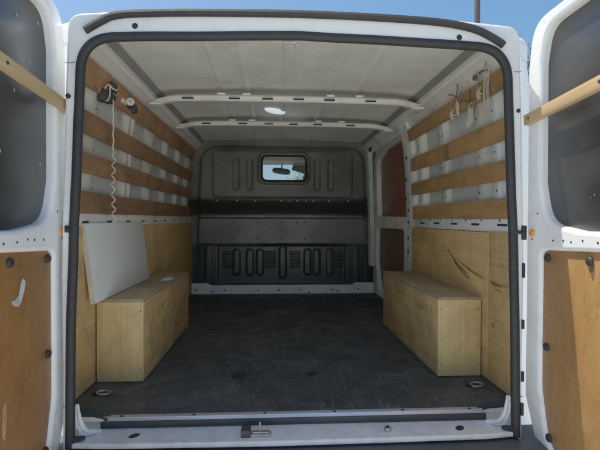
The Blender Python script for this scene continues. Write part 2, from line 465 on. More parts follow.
# sill, lip, drain plugs, latch
so = rpoly([(-.748, .05, 0), (-.748, -.105, .015), (-.60, -.116, .1), (-.1, -.126, .3), (.3, -.122, .3), (.62, -.116, .1), (.748, -.10, .015), (.748, .05, 0)])
plate('sill', so, [], .018, .006, XY(-.039), PAINT, VAN, 3)
for x, y, r in ((-.537, -.066, .016), (.548, -.068, .017)):
    m = MB(); m.disc((x, y, -.0305), (0, 0, 1), r, .003, DARK, 20, ell=(1.15, .75)); m.build('drain_plug', VAN)
m = MB()
m.box(-.190, -.158, -.100, -.060, -.031, -.006, BLACKPL, .004)
m.box(-.160, -.092, -.095, -.064, -.031, -.022, STEEL, .003)
m.box(-.152, -.100, -.088, -.071, -.0225, -.017, STEEL, .002)
m.tube([(-.128, -.078, -.022), (-.128, -.078, .012)], .0035, STEEL)
m.disc((-.104, -.079, -.022), (0, 0, 1), .005, .004, STEEL, 10)
m.build('door_latch', VAN)
m = MB(); m.disc((.298, -.072, -.031), (0, 0, 1), .012, .013, STEEL, 14); m.disc((.298, -.072, -.018), (0, 0, 1), .006, .004, DARK, 12); m.build('buffer', VAN)
# bumper
m = MB()
secs = []
for i in range(25):
    x = -.90 + 1.8 * i / 24; b = .035 * (1 - (x / .9) ** 2) - max(0, abs(x) - .75) * .5
    secs.append([(x, .0, -.056), (x, -.14 - b, -.056), (x, -.21 - b, -.066), (x, -.235 - b, -.095), (x, -.24 - b, -.28), (x, -.20 - b, -.36), (x, 0, -.36)])
m.loft(secs, BUMP); m.build('bumper', VAN)

# painted foot corners beside the liner
for s in (-1, 1):
    m = MB()
    pts = smoothpath([(s * .716, -.066, .078), (s * .712, -.066, .045), (s * .705, -.063, .012), (s * .692, -.054, -.014), (s * .672, -.042, -.023), (s * .652, -.036, -.026)], 5)
    m.tube(pts, [.004 + .004 * min(1, i / 10) for i in range(len(pts))], PAINT, 10)
    a_ = [m.bm.verts.new((p.x, p.y, p.z)) for p in pts]
    b_ = [m.bm.verts.new((s * (.726 - .05 * (i / (len(pts) - 1)) ** 2), -.078 + .018 * (i / (len(pts) - 1)), p.z if i < 14 else -.027)) for i, p in enumerate(pts)]
    for i in range(len(pts) - 1): m.face([a_[i], a_[i + 1], b_[i + 1], b_[i]], PAINT)
    m.build('foot_corner', VAN, 60)

# floor liner with notched corners
fo = rpoly([(-.66, 0, .02), (-.67, .05, .03), (-.72, .075, .03), (-.84, .09, 0), (-.86, 2.62, 0), (.86, 2.62, 0), (.84, .09, 0), (.72, .075, .03), (.67, .05, .03), (.66, 0, .02)])
plate('floor', fo, [], .03, .004, XY(-.015), FLOOR, VAN)
FL = [c for c in VAN.children if c.name == 'floor'][0]
for x, y, a in ((-.237, .388, .034), (.084, .397, .024)):
    m = MB(); pts = []
    for i in range(18):
        t = 2 * PI * i / 18; rr = a * (1 + .25 * random.uniform(-1, 1))
        pts.append((x + rr * math.cos(t) * 1.05, y + rr * math.sin(t) * 1.0))
    b0 = [m.bm.verts.new((p[0], p[1], .001)) for p in pts]; b1 = [m.bm.verts.new((x + (p[0] - x) * .8, y + (p[1] - y) * .8, .0045)) for p in pts]
    for i in range(18): m.face([b0[i], b0[(i + 1) % 18], b1[(i + 1) % 18], b1[i]], DARK)
    m.face(b1, DARK); m.build('floor_patch', FL)
# tie-down rings in the floor corners
def ring(cx, cy, rx, ry, tilt, name='lashing_ring'):
    m = MB()
    pts = [(cx + rx * math.cos(t), cy + ry * math.sin(t), .007 + tilt * math.cos(t)) for t in [2 * PI * i / 28 for i in range(28)]]
    m.tube(pts, .0042, STEEL, 8, closed=True)
    m.disc((cx - rx * 1.15, cy + .004, 0), (0, 0, 1), .016, .008, DARK, 16)
    m.build(name, VAN)
ring(.742, .222, .024, .022, .002)
ring(-.738, .212, .024, .020, -.001)

# aluminium strip along the liner edge
m = MB()
m.loft([[(x0, .016, .0005), (x0 + s * .022, -.002, .004), (x0 + s * .020, -.008, -.004), (x0 + s * .02, -.010, -.0195), (x0, -.006, -.0195)] for x0, s in ((-.662, 1), (.666, -1))], ZINC)
m.box(-.640, .645, -.0045, .019, .0008, .0042, ZINC, .001)
for i in range(6):
    x = -.60 + i * .243; m.disc((x, .006, .004), (0, 0, 1), .006, .002, DARK, 12)
m.build('threshold_strip', VAN)
m = MB(); m.box(-.665, .668, -.014, -.0065, -.0292, -.006, BLACKPL, .002); m.build('strip_gasket', VAN)

# interior wall skins (profile in x,z extruded along y)
WP = [(.872, -.02), (.878, .30), (.872, .64), (.868, .80), (.855, 1.05), (.842, 1.18), (.826, 1.262), (.80, 1.315)]
def wallx(z):
    for (xa, za), (xb, zb) in zip(WP, WP[1:]):
        if za <= z <= zb: return xa + (xb - xa) * (z - za) / (zb - za)
    return WP[-1][0]
def wall(s, y0, y1):
    m = MB(); ny = int((y1 - y0) / .06)
    rows = []
    for i in range(ny + 1):
        y = y0 + (y1 - y0) * i / ny
        rows.append([(s * (x + .004 * mnoise.noise(Vector((y * 2.2, z * 3, s)))), y, z) for x, z in WP])
    m.loft(rows, GREYP, loop=False)
    return m.build('side_wall', VAN, 60)
WL = wall(-1, .09, 2.62); WR = wall(1, .09, 1.62)
PILL = plain('pale rib paint', (.58, .57, .51), .42, var=.1, vs=5, bs=14, bstr=.04, grime=(.30, .27, .22), gthr=(.42, .75), gs=5)
def pillar(s, y, w, par, mat=PILL, proud=.03, z0=.66, z1=1.27):
    m = MB(); secs = []
    for i in range(10):
        z = z0 + (z1 - z0) * i / 9; x = wallx(z)
        ww = w * (1 + .25 * (i / 9) ** 3)
        secs.append([(s * (x + .002), y - ww * .62, z), (s * (x - proud * .8), y - ww * .42, z), (s * (x - proud), y - ww * .3, z), (s * (x - proud), y + ww * .3, z), (s * (x - proud * .8), y + ww * .42, z), (s * (x + .002), y + ww * .62, z)])
    m.loft(secs, mat)
    for zz in (.72, .80, .96, 1.13):
        xx = wallx(zz) - proud
        m.disc((s * (xx + .001), y + random.uniform(-.1, .1) * w, zz), (-s, 0, 0), .005, .002, DARK, 10)
    m.build('pillar', par)
for y, w in ((.35, .07), (.77, .035), (.84, .03), (1.21, .13), (1.58, .07), (1.97, .06), (2.36, .10)): pillar(-1, y, w, WL)
for y, w, mt in ((.26, .05, GREYP), (.41, .08, PILL), (.84, .07, PILL), (.80, .025, GREYP), (1.19, .10, INNER)): pillar(1, y, w, WR, mt)
# waist rails and upper rails
m = MB(); m.box(-.868, -.832, .10, 2.56, .640, .700, INNER, .006)
for i in range(9): m.box(-.8325, -.8312, .25 + i * .26, .31 + i * .26, .66, .668, DARK, 0)
m.build('waist_rail', VAN)
m = MB(); m.box(.832, .868, .10, 1.34, .625, .690, PAINT, .006)
for i in range(5): m.box(.8312, .8325, .16 + i * .24, .24 + i * .24, .652, .662, DARK, 0)
for i in range(7): m.disc((.832, .22 + i * .16, .675), (-1, 0, 0), .005, .002, DARK, 10)
m.build('waist_rail', VAN)
for s in (-1, 1):
    m = MB(); rows = []
    prof = [(.815, 1.283), (.806, 1.293), (.79, 1.312), (.768, 1.325), (.748, 1.330), (.742, 1.340), (.744, 1.375), (.77, 1.385), (.84, 1.30)]
    for i in range(2):
        rows.append([(s * x, (.13, 2.60)[i], z) for x, z in prof])
    m.loft(rows, INNER)
    for i in range(6): m.disc((s * .796, .45 + i * .4, 1.308), (-s, 0, -.6), .006, .002, DARK, 10)
    m.build('cant_rail', VAN, 30)
    m = MB(); m.loft([[(s * .745, y, 1.366), (s * .725, y, 1.372), (s * .715, y, 1.388), (s * .76, y, 1.398)] for y in (.13, 2.6)], plain('grey gutter channel', (.24, .23, .21), .6) if s < 0 else bpy.data.materials['grey gutter channel'])
    m.build('roof_channel', VAN, 30)

# roof: ceiling skin with pressed ribs, outer skin above
def roofz(x, y):
    z = 1.412 - .022 * (x / .75) ** 2
    for rx in (-.37, -.235, -.03, .225, .385):
        z -= .007 * math.exp(-((x - rx) / .011) ** 2)
    z += .003 * mnoise.noise(Vector((x * 2.2, y * 2.2, 3)))
    return z
m = MB(); rows = []
xs = [-.76 + 1.52 * i / 190 for i in range(191)]
for j in range(28):
    y = .085 + 2.60 * j / 27
    rows.append([(x, y, roofz(x, y)) for x in xs])
m.loft(rows, ROOFP, loop=False)
m.build('ceiling', VAN, 80)
m = MB(); rows = []
for y, X, H, cr in ((-.078, .731, .036, .030), (-.05, .734, .052, .030), (-.012, .747, .072, .030), (.024, .803, .085, .032), (.045, .816, .094, .034), (.08, .859, .105, .038), (.16, .904, .125, .045), (.5, .914, .135, .05), (2.6, .914, .135, .05), (3.3, .905, .11, .04), (3.75, .89, .05, .03)):
    row = []
    for i in range(49):
        a = PI * i / 48; c_, s_ = math.cos(a), math.sin(a)
        x = -math.copysign(abs(c_) ** .28, c_) * X
        row.append((x, y, 1.270 + H * abs(s_) ** .28 + cr * (1 - (x / X) ** 2)))
    rows.append(row)
m.loft(rows, PAINT, loop=False); m.build('roof', VAN, 50)
# roof bows
def bow(y, zc, name='roof_bow', w=.05, end=.735):
    m = MB(); secs = []
    N = 36
    for i in range(N + 1):
        x = -end - .02 + (2 * end + .04) * i / N
        e = max(0, (abs(x) - (end - .13)) / .15)
        z = zc - .008 * (x / .75) ** 2 - .012 * e ** 1.3
        ww = .92 * w * (1 + .5 * math.sin(min(1, e) * PI) + .2 * e); hh = .026 - .010 * e
        yy = y + .045 * e
        secs.append([(x, yy - ww / 2 - .014, z + hh), (x, yy - ww / 2, z + hh - .004), (x, yy - ww / 2 + .008, z + .004), (x, yy - ww / 2 + .014, z), (x, yy + ww / 2 - .014, z), (x, yy + ww / 2 - .008, z + .004), (x, yy + ww / 2, z + hh - .004), (x, yy + ww / 2 + .014, z + hh)])
    m.loft(secs, INNER)
    for x in (-.55, -.30, -.12, .05, .22, .45):
        m.box(x - .03, x + .03, y - w / 2 - .0165, y - w / 2 - .008, zc + .004 - .008 * (x / .75) ** 2, zc + .011 - .008 * (x / .75) ** 2, DARK, 0)
    for x in (-.37, -.235, .225, .385):
        m.box(x - .022, x + .022, y - w / 2 - .028, y - w / 2 + .006, zc + .022, zc + .034, INNER, .004)
    for e_ in (-1, 1):
        X0, X1 = sorted((e_ * (end - .035), e_ * (end + .030)))
        m.box(X0, X1, y - .012, y + .095, zc - .026, zc - .012, INNER, .006, seg=3)
        m.disc((e_ * (end + .005), y + .06, zc - .026), (0, 0, -1), .007, .004, STEEL, 10)
    m.build(name, VAN, 45)
bow(.945, 1.327); bow(1.60, 1.330)
# raised oval on the ceiling, glowing in place of a bright reflection
STREAK = plain('glowing ceiling streak', (.80, .84, .9), .25, bstr=0)
pb = [n for n in STREAK.node_tree.nodes if n.type == 'BSDF_PRINCIPLED'][0]
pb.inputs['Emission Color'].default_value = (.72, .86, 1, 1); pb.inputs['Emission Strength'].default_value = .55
m = MB(); m.disc((-.078, 1.48, 1.409), (0, 0, -1), .088, .012, STREAK, 28, .4, (1, .45)); m.build('roof_streak', VAN)

# outer body sides
def frame_x(z):
    T = [(-.4, .744), (-.13, .744), (.5, .752), (1.05, .738), (1.4, .727)]
    for (za, xa), (zb, xb) in zip(T, T[1:]):
        if za <= z <= zb: return xa + (xb - xa) * (z - za) / (zb - za)
    return .727
for s in (-1, 1):
    m = MB(); prof = [(-.006, -.082), (.0, -.05), (.010, -.012), (.07, .024), (.84, .045), (.90, .08), (.945, .16), (.955, .5), (.955, 2.6), (.94, 3.6), (.86, 4.5)]
    rows = []
    for z in (-.36, -.1, .3, .66, .9, 1.1, 1.2, 1.272):
        d = .0 if z < .6 else .045 * ((z - .6) / .7) ** 1.5
        row = []
        for q, (x, y) in enumerate(prof):
            if q < 4: row.append((s * (frame_x(min(z, 1.318)) + x), y + (.0 if z < 1.3 else .02 * (z - 1.3) / .08), min(z, 1.312 + .012 * q)))
            else: row.append((s * (x - d * (.6 if q == 4 else 1) - max(0, z - 1.27) * (.4 if q == 4 else 1.0)), y, z))
        rows.append(row)
    m.loft(rows, PAINT, loop=False); m.build('body_side', VAN, 40)

# bulkhead as a pressed sheet
def sd(x, z, cx, cz, hx, hz, r):
    qx = abs(x - cx) - hx + r; qz = abs(z - cz) - hz + r
    return math.hypot(max(qx, 0), max(qz, 0)) + min(max(qx, qz), 0) - r
def ss(a, b, t):
    t = max(0, min(1, (t - a) / (b - a))); return t * t * (3 - 2 * t)
def by(x, z):
    ax = abs(x)
    y = 2.535 + .07 * (1 - ss(.70, .875, z))                  # leaning step below the window panel
    rim = sd(x, z, 0, .60, .80 - .035 * ss(.5, 1.3, z), .752, .16)   # outline of the whole pressing
    y += .035 * ss(-.04, .0, -abs(min(0, 0)) + rim + .0)
    # upper panel outline groove
    y += .012 * ss(-.012, .012, -sd(x, z, 0, 1.088, .636, .212, .04)) * -1
    for sx in (-.427, -.305, .312, .437):
        y += .010 * ss(-.006, .006, -sd(x, z, sx, 1.083, .026, .143, .026))
    y -= .012 * math.exp(-((sd(x, z, .008, 1.138, .222, .132, .06)) / .012) ** 2)
    # middle box panel
    y -= .055 * ss(-.006, .006, -sd(x, z, 0, .563, .775, .121, .012))
    # lower pressed panel
    dl = -sd(x, z, -.004, .255, .592, .178, .015)
    y += .016 * ss(-.008, .008, dl)
    for sx, h in ((-.428, .12), (-.305, .12), (-.213, .12), (.0, .15), (.232, .12), (.318, .12), (.44, .12)):
        y -= .013 * ss(-.008, .008, -sd(x, z, sx, .275, .030, h, .03))
    y -= .012 * math.exp(-((ax - .70) / .012) ** 2) * (z < .42)
    y += .003 * mnoise.noise(Vector((x * 3, z * 3, 5)))
    return y
m = MB(); st = .0075
nx = int(1.74 / st); nz = int(1.44 / st)
V = [[None] * (nx + 1) for _ in range(nz + 1)]
for j in range(nz + 1):
    for i in range(nx + 1):
        x = -.87 + i * st; z = -.02 + j * st
        V[j][i] = m.bm.verts.new((x, by(x, z), z))
for j in range(nz):
    for i in range(nx):
        x = -.87 + (i + .5) * st; z = -.02 + (j + .5) * st
        if sd(x, z, .008, 1.138, .200, .112, .05) < 0: continue
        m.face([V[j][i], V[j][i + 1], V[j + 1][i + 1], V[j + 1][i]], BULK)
# louvres
LOUV = bpy.data.materials['dark hole']
for cx, w in ((-.515, .045), (-.115, .055), (.115, .055), (.53, .045)):
    for i in range(8):
        z = .375 - i * .021
        m.box(cx - w, cx + w, by(cx, z) - .006, by(cx, z) + .003, z - .005, z + .004, BULK, .002, seg=1)
        m.box(cx - w * .95, cx + w * .95, by(cx, z) - .001, by(cx, z) + .003, z - .0125, z - .0062, DARK, 0)
# rivets and bolt holes
for z, xs_ in ((.845, (-.6, -.42, -.25, -.02, .06, .13, .21, .28, .42, .60)), (.645, (-.455, -.235, -.01, .13, .20, .43)), (.495, (-.455, -.235, -.01, .20)), (.56, (-.15,))):
    for x in xs_:
        m.disc((x, by(x, z) + .001, z), (0, -1, 0), .007, .004, STEEL if z > .8 else DARK, 10)
BH = m.build('bulkhead', VAN, 60)
# window gasket and pane
gp = rpoly([(-.192, 1.026, .05), (.208, 1.026, .05), (.208, 1.250, .05), (-.192, 1.250, .05)], 8)
m = MB(); m.tube([(p[0], 2.514, p[1]) for p in gp], .009, RUBBER, 8, closed=True); m.build('window_gasket', BH)
plate('window', gp, [], .005, .001, XZ(2.522), GLASS, BH)
# pale kick strip
ko = rpoly([(-.842, .0, 0), (.836, .0, 0), (.836, .098, .02), (.66, .098, .02), (.64, .078, .01), (-.655, .078, .01), (-.68, .098, .02), (-.842, .098, .02)], 4)
KS = plate('kick_strip', ko, [], .03, .003, XZ(2.505), ZINC if False else PAINT, BH)
for x, z in ((-.78, .035), (-.63, .022), (-.52, .035), (-.225, .035), (-.035, .035), (.16, .035), (.45, .035), (.50, .024), (.69, .04), (.24, .012)):
    m = MB(); m.disc((x, 2.489, z), (0, -1, 0), .008, .003, DARK, 12); m.build('bolt_head', BH)

# sliding door on the right
SDo = rpoly([(1.40, -.02, 0), (2.60, -.02, .05), (2.60, 1.20, .2), (2.42, 1.34, .1), (1.40, 1.34, 0)])
w1 = rpoly([(1.46, .695, .06), (2.40, .705, .05), (2.47, 1.20, .09), (2.20, 1.27, .1), (1.52, 1.275, .05)])
w2 = rpoly([(1.60, .03, .05), (2.36, .04, .08), (2.48, .30, .1), (2.47, .60, .06), (1.60, .605, .05)])
SD = plate('sliding_door', SDo, [w1, w2], .05, .012, YZ(.872), INNER, VAN, 3)
m = MB(); m.box(.888, .896, 1.45, 2.50, .67, 1.30, REDB, .001); m.build('window_panel', SD)
m = MB(); m.box(.886, .894, 1.55, 2.52, .02, .62, DKB, .001); m.build('lining_panel', SD)
m = MB(); m.tube(smoothpath([(.835, 2.63, -.01), (.838, 2.57, .3), (.836, 2.555, .7), (.822, 2.55, 1.05), (.80, 2.53, 1.26), (.785, 2.40, 1.325), (.785, 1.9, 1.335), (.785, 1.42, 1.335)], 8), .013, RUBBER, 8); m.build('door_seal', VAN)
# pillar behind which the sliding door runs
m = MB()
secs = []
for i in range(12):
    z = -.01 + 1.33 * i / 11; x = min(.845, wallx(max(0, z)) - .022)
    secs.append([(x + .03, 1.34, z), (x - .004, 1.345, z), (x - .008, 1.36, z), (x - .006, 1.52 - .04 * math.sin(i / 11 * PI), z), (x + .004, 1.56 - .05 * math.sin(i / 11 * PI), z), (x + .04, 1.58, z)])
m.loft(secs, PAINT)
for z in (.46, .55, .66, .74, .82, .95, 1.1):
    m.disc((.838 if z < .8 else .82, 1.46, z), (-1, 0, 0), .010, .006, DARK, 12)
m.build('door_pillar', VAN, 45)
m = MB()
secs = []
for i in range(14):
    z = .25 + 1.06 * i / 13; x = .80 - .03 * (i / 13) ** 2
    secs.append([(x, 2.50, z), (x + .004, 2.49, z), (x + .04, 2.495, z), (x + .05, 2.52, z), (x + .05, 2.58, z), (x, 2.58, z)])
m.loft(secs, GREYP); m.build('front_pillar', VAN, 40)

# cab beyond the bulkhead window
m = MB(); rows = []
for y, z in ((2.62, 1.385), (3.2, 1.37), (3.6, 1.335), (3.72, 1.315)): rows.append([(x, y, z - .02 * abs(x) ** 3) for x in [-.8 + 1.6 * i / 20 for i in range(21)]])
m.loft(rows, OLIVE, loop=False); m.build('cab_lining', VAN)
m = MB(); m.loft([[(s * .88, 3.9, .3), (s * .88, 3.95, .74), (s * .88, 4.25, .80), (s * .88, 4.6, .74), (s * .88, 4.65, -.2), (s * .88, 4.2, -.2)] for s in (-1, 1)], BLACKPL); m.build('dashboard', VAN)
m = MB(); v4 = [m.bm.verts.new(p) for p in ((-.74, 3.74, 1.315), (.74, 3.74, 1.315), (.84, 4.45, .77), (-.84, 4.45, .77))]; m.face(v4, GLASS); m.build('windscreen', VAN)
m = MB(); 
m.loft([[(cx, 3.56 + .02 * math.cos(a) , 1.225 + hz * math.sin(a)) for a in [2 * PI * q / 12 for q in range(12)]] for cx, hz in ((-.105, .006), (-.09, .028), (-.04, .036), (.06, .036), (.095, .026), (.105, .006))], BLACKPL)
m.tube([(0, 3.57, 1.25), (0, 3.62, 1.33)], .008, BLACKPL)
bmesh.ops.rotate(m.bm, cent=(0, 3.57, 1.22), matrix=Matrix.Rotation(.12, 3, 'Y'), verts=m.bm.verts[:]); m.build('rear_view_mirror', VAN)
m = MB(); m.box(-.17, .17, -.006, .006, -.075, .075, OLIVE, .005, mat=Matrix.Translation((.30, 3.62, 1.255)) @ Matrix.Rotation(.32, 4, 'Y') @ Matrix.Rotation(-.5, 4, 'X')); m.build('sun_visor', VAN)
m = MB(); m.loft([[(.34 + dx, 3.05 + .05 * math.cos(a), 1.06 + hz * math.sin(a)) for a in [2 * PI * q / 14 for q in range(14)]] for dx, hz in ((-.13, .02), (-.12, .07), (-.06, .085), (.06, .085), (.12, .07), (.13, .02))], OLIVE)
m.tube([(.34, 3.05, 1.0), (.34, 3.05, .8)], .02, BLACKPL)
m.box(.12, .56, 2.98, 3.10, .1, .93, OLIVE, .04); m.build('cab_seat', VAN)

# rear doors, swung open ninety degrees
def rear_door(s, xi, panelmat):
    o = rpoly([(-.022, .06, .03), (-.024, 1.20, .06), (-.05, 1.355, .10), (-.74, 1.365, .05), (-.78, .7, .3), (-.78, -.13, .05), (-.11, -.125, .10)], 8)
    win = rpoly([(-.10, .80, .0), (-.098, 1.20, .1), (-.125, 1.31, .12), (-.66, 1.325, .12), (-.71, .98, .2), (-.70, .648, .15), (-.30, .646, .1), (-.135, .668, .17)], 8)
    low = rpoly([(-.108, .578, .035), (-.68, .605, .05), (-.70, -.06, .06), (-.155, -.075, .10), (-.108, .12, .2)], 8)
    D = plate('rear_door', o, [win, low], .05, .013, YZ(xi + s * .025), PAINT, VAN, 4)
    m = MB(); 
    px = xi + s * .028
    m.box(min(px, px + s * .012), max(px, px + s * .012), -.73, -.085, .60, 1.34, WINB, .001)
    # paint flecks and scratches on the black board
    for i in range(16 if s < 0 else 6):
        yy = random.uniform(-.42, -.13); zz = random.uniform(.72, 1.27); r = random.uniform(.0015, .0045)
        pts = [m.bm.verts.new((px - s * .0015, yy + r * math.cos(t) * random.uniform(.4, 1), zz + r * 2 * math.sin(t) * random.uniform(.5, 1))) for t in [2 * PI * q / 7 for q in range(7)]]
        m.face(pts, SCUFFW)
    WPn = m.build('window_panel', D)
    m = MB(); px = xi + s * .012
    m.box(min(px, px + s * .006), max(px, px + s * .006), -.72, -.095, -.09, .595, panelmat, .001)
    if s < 0:
        blob = [(y_ + .025, .512 - (.512 - z_) * .85) for y_, z_ in ((-.300, .50), (-.288, .512), (-.276, .50), (-.281, .475), (-.290, .455), (-.296, .437), (-.312, .425), (-.335, .432), (-.345, .447), (-.325, .449), (-.312, .458), (-.305, .478))]
        vs = [m.bm.verts.new((px - s * .0015, y, z)) for y, z in blob]; m.face(vs, SCUFFW)
        vs = [m.bm.verts.new((px - s * .0012, y, z)) for y, z in ((-.36, .19), (-.345, .205), (-.34, .16), (-.35, .10), (-.362, .12))]; m.face(vs, SCUFFL)
    else:
        m.ribbon([(px - s * .0015, -.333, .553), (px - s * .0015, -.335, .53), (px - s * .0015, -.336, .512)], [.018, .014, .004], (1, 0, 0), SCUFF_SHADE)  # painted drip-shaped shadow below the fastener
    m.build('lining_panel', D)
    for y, z in ((-.132, .555), (-.327, .562), (-.132, .262), (-.150, -.030)):
        m = MB(); m.disc((px - s * .0, y, z), (-s, 0, 0), .0135, .010, DARK, 18, .5); m.build('fastener', D)
    for y in (-.05, -.165, -.215, -.25, -.30, -.36, -.44):      # row of small clip holes along the waist
        m = MB(); m.disc((xi + s * .002, y - .01, .616 + random.uniform(-.004, .004)), (-s, 0, 0), .0035, .0035, DARK, 10); m.build('clip_hole', D)
    m = MB(); m.disc((xi + s * .002, -.09, .70), (-s, 0, 0), .0035, .0035, DARK, 10); m.build('clip_hole', D)
    m = MB(); m.disc((xi + s * .002, -.063, .634), (-s, 0, 0), .0135, .011, ORANGE, 16, .4); m.build('door_stop', D)
    return D
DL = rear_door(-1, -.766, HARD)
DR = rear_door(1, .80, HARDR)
# check straps and slots on the door jamb
m = MB(); m.box(.738, .752, -.112, -.098, .612, .660, DARK, .003); m.tube([(.745, -.108, .637), (.722, -.112, .637), (.716, -.106, .636)], .006, DARK); m.build('door_check', VAN)
m = MB(); m.box(-.736, -.722, -.112, -.098, .634, .656, DARK, .004); m.tube([(-.73, -.108, .645), (-.712, -.112, .645)], .006, DARK); m.build('door_check', VAN)
for z, h in ((.51, .025), (.33, .016), (.155, .018), (.045, .022)):
    m = MB(); m.box(.741, .7515, -.106, -.099, z - h, z + h, DARK, .003); m.build('jamb_plug', VAN)
m = MB(); m.disc((.724, -.098, 1.04), (0, -1, 0), .007, .006, DARK, 14); m.build('jamb_plug', VAN)
m = MB(); m.disc((-.726, -.098, 1.06), (0, -1, 0), .008, .008, DARK, 14); m.build('jamb_plug', VAN)

# ------------------------------------------------------------------ wood in the bay
def plank(s, z0, z1, y0, y1, label, mat, sag=.0, xoff=0):
    yc = (y0 + y1) / 2; zc = (z0 + z1) / 2
    x = wallx(zc) - .030 - .0085 + xoff
    m = MB(); secs = []; N = 40; h = (z1 - z0) / 2; t = .008
    for i in range(N + 1):
        y = y0 + (y1 - y0) * i / N
        dz = sag * math.sin(PI * i / N) + .0025 * mnoise.noise(Vector((y * 2, z0 * 7, s)))
        dx = .003 * mnoise.noise(Vector((y * 2.5, z1 * 5, s + 4)))
        b = .0025; hh = h + .002 * mnoise.noise(Vector((y * 5, z0, 8)))
        tilt = (wallx(z1) - wallx(z0)) / 2
        P = []
        for (u, v) in ((-t, -hh + b), (-t + b, -hh), (t - b, -hh), (t, -hh + b), (t, hh - b), (t - b, hh), (-t + b, hh), (-t, hh - b)):
            P.append((s * (u + dx + tilt * v / h), y - yc, v + dz))
        secs.append(P)
    m.loft(secs, mat)
    for y in (y0 + .1, (y0 * 2 + y1) / 3, (y0 + 2 * y1) / 3, y1 - .08):
        for v in (-.02, .02):
            m.disc((s * (-t + tilt * v / h + .001), y - yc + random.uniform(-.01, .01), v), (-s, 0, 0), .004, .002, STEEL, 10)
    o = m.build('wooden_slat', None, 50); o.location = (s * x, yc, zc)
    return tag(o, label, 'wooden slat', 'wooden slats on the van sides')
L4 = [('topmost brown wooden slat on the left wall, under the roof rail', 1.190, 1.283), ('second brown slat from the top on the left wall', 1.008, 1.095),
      ('third brown slat from the top on the left wall', .858, .938), ('lowest brown slat on the left wall, just above the white board', .697, .784)]
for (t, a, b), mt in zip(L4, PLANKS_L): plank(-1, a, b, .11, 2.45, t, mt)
R4 = [('topmost brown wooden slat on the right wall, with hooks and cords on it', 1.187, 1.260), ('second brown slat from the top on the right wall', .990, 1.075),
      ('third brown slat from the top on the right wall', .836, .915), ('lowest brown slat on the right wall, above the pale rail', .681, .763)]
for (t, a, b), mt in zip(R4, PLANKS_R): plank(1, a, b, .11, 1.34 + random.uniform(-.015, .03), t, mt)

def ply(s, y0, y1, z1, label, mat, marks=None, x=.826, extra=None):
    yc = (y0 + y1) / 2; m = MB()
    m.box(-.006, .006, y0 - yc, y1 - yc, 0, z1 - .003, mat, .0015)
    for (pts, ws) in (marks or []):
        sm = smoothpath([(-s * .0068, y - yc, z - .003) for y, z in pts], 10)
        N = len(sm)
        for strand in range(5):                                # a rub mark is several frayed strands
            o_ = (strand - 2) * .0026; a0, a1 = sorted((random.randint(0, N // 3), random.randint(2 * N // 3, N - 1)))
            P = []; Wd = []
            for i in range(a0, a1 + 1):
                w = ws[min(len(ws) - 1, int(i / N * len(ws)))]
                P.append(sm[i] + Vector((-s * .0002 * strand, 0, o_ * w / .006 + .0014 * mnoise.noise(Vector((i * .4, strand * 9, 0))))))
                Wd.append(max(.0004, w * .34 * (.55 + .9 * abs(mnoise.noise(Vector((i * .6, strand * 5, 3)))))) * min(1, (i - a0 + 1) / 6, (a1 - i + 1) / 6))
            m.ribbon(P, Wd, (1, 0, 0), SCUFF_SHADE)
    for y in (y0 + .05, yc, y1 - .05):
        for z in (.05, z1 - .05): m.disc((-s * .0055, y - yc, z), (-s, 0, 0), .004, .002, STEEL, 10)
    o = m.build('plywood_panel', None, 30); o.location = (s * x, yc, .003)
    return tag(o, label, 'plywood panel', 'plywood panels lining the van sides')
ply(-1, .11, 2.50, .642, 'long low plywood panel lining the left wall behind the white board', PLY_W)
arc1 = [(y, z) for y, z in ((.83, .60), (.76, .55), (.70, .51), (.60, .455), (.50, .42), (.40, .395))]
arc2 = [(.70, .51), (.58, .475), (.45, .445), (.36, .43), (.295, .425)]
arc3 = [(.92, .50), (.80, .51), (.70, .52), (.66, .535)]
ply(1, .292, 1.335, .624, 'large plywood panel lining the right wall with curved dark scuffs', PLY_W,
    [(arc1, [.001, .002, .004, .010, .011, .002]), (arc2, [.001, .003, .006, .007, .004]), (arc3, [.0005, .0015, .0015, .0005])])
ply(1, .11, .286, .628, 'narrow plywood panel on the right wall nearest the rear door', PLY_W,
    [([(.285, .425), (.24, .415), (.18, .413), (.12, .42)], [.007, .008, .006, .003]), ([(.27, .40), (.2, .392), (.14, .395)], [.002, .003, .001]), ([(.27, .255), (.245, .24), (.22, .238)], [.002, .008, .003]), ([(.25, .56), (.2, .552)], [.003, .002])])

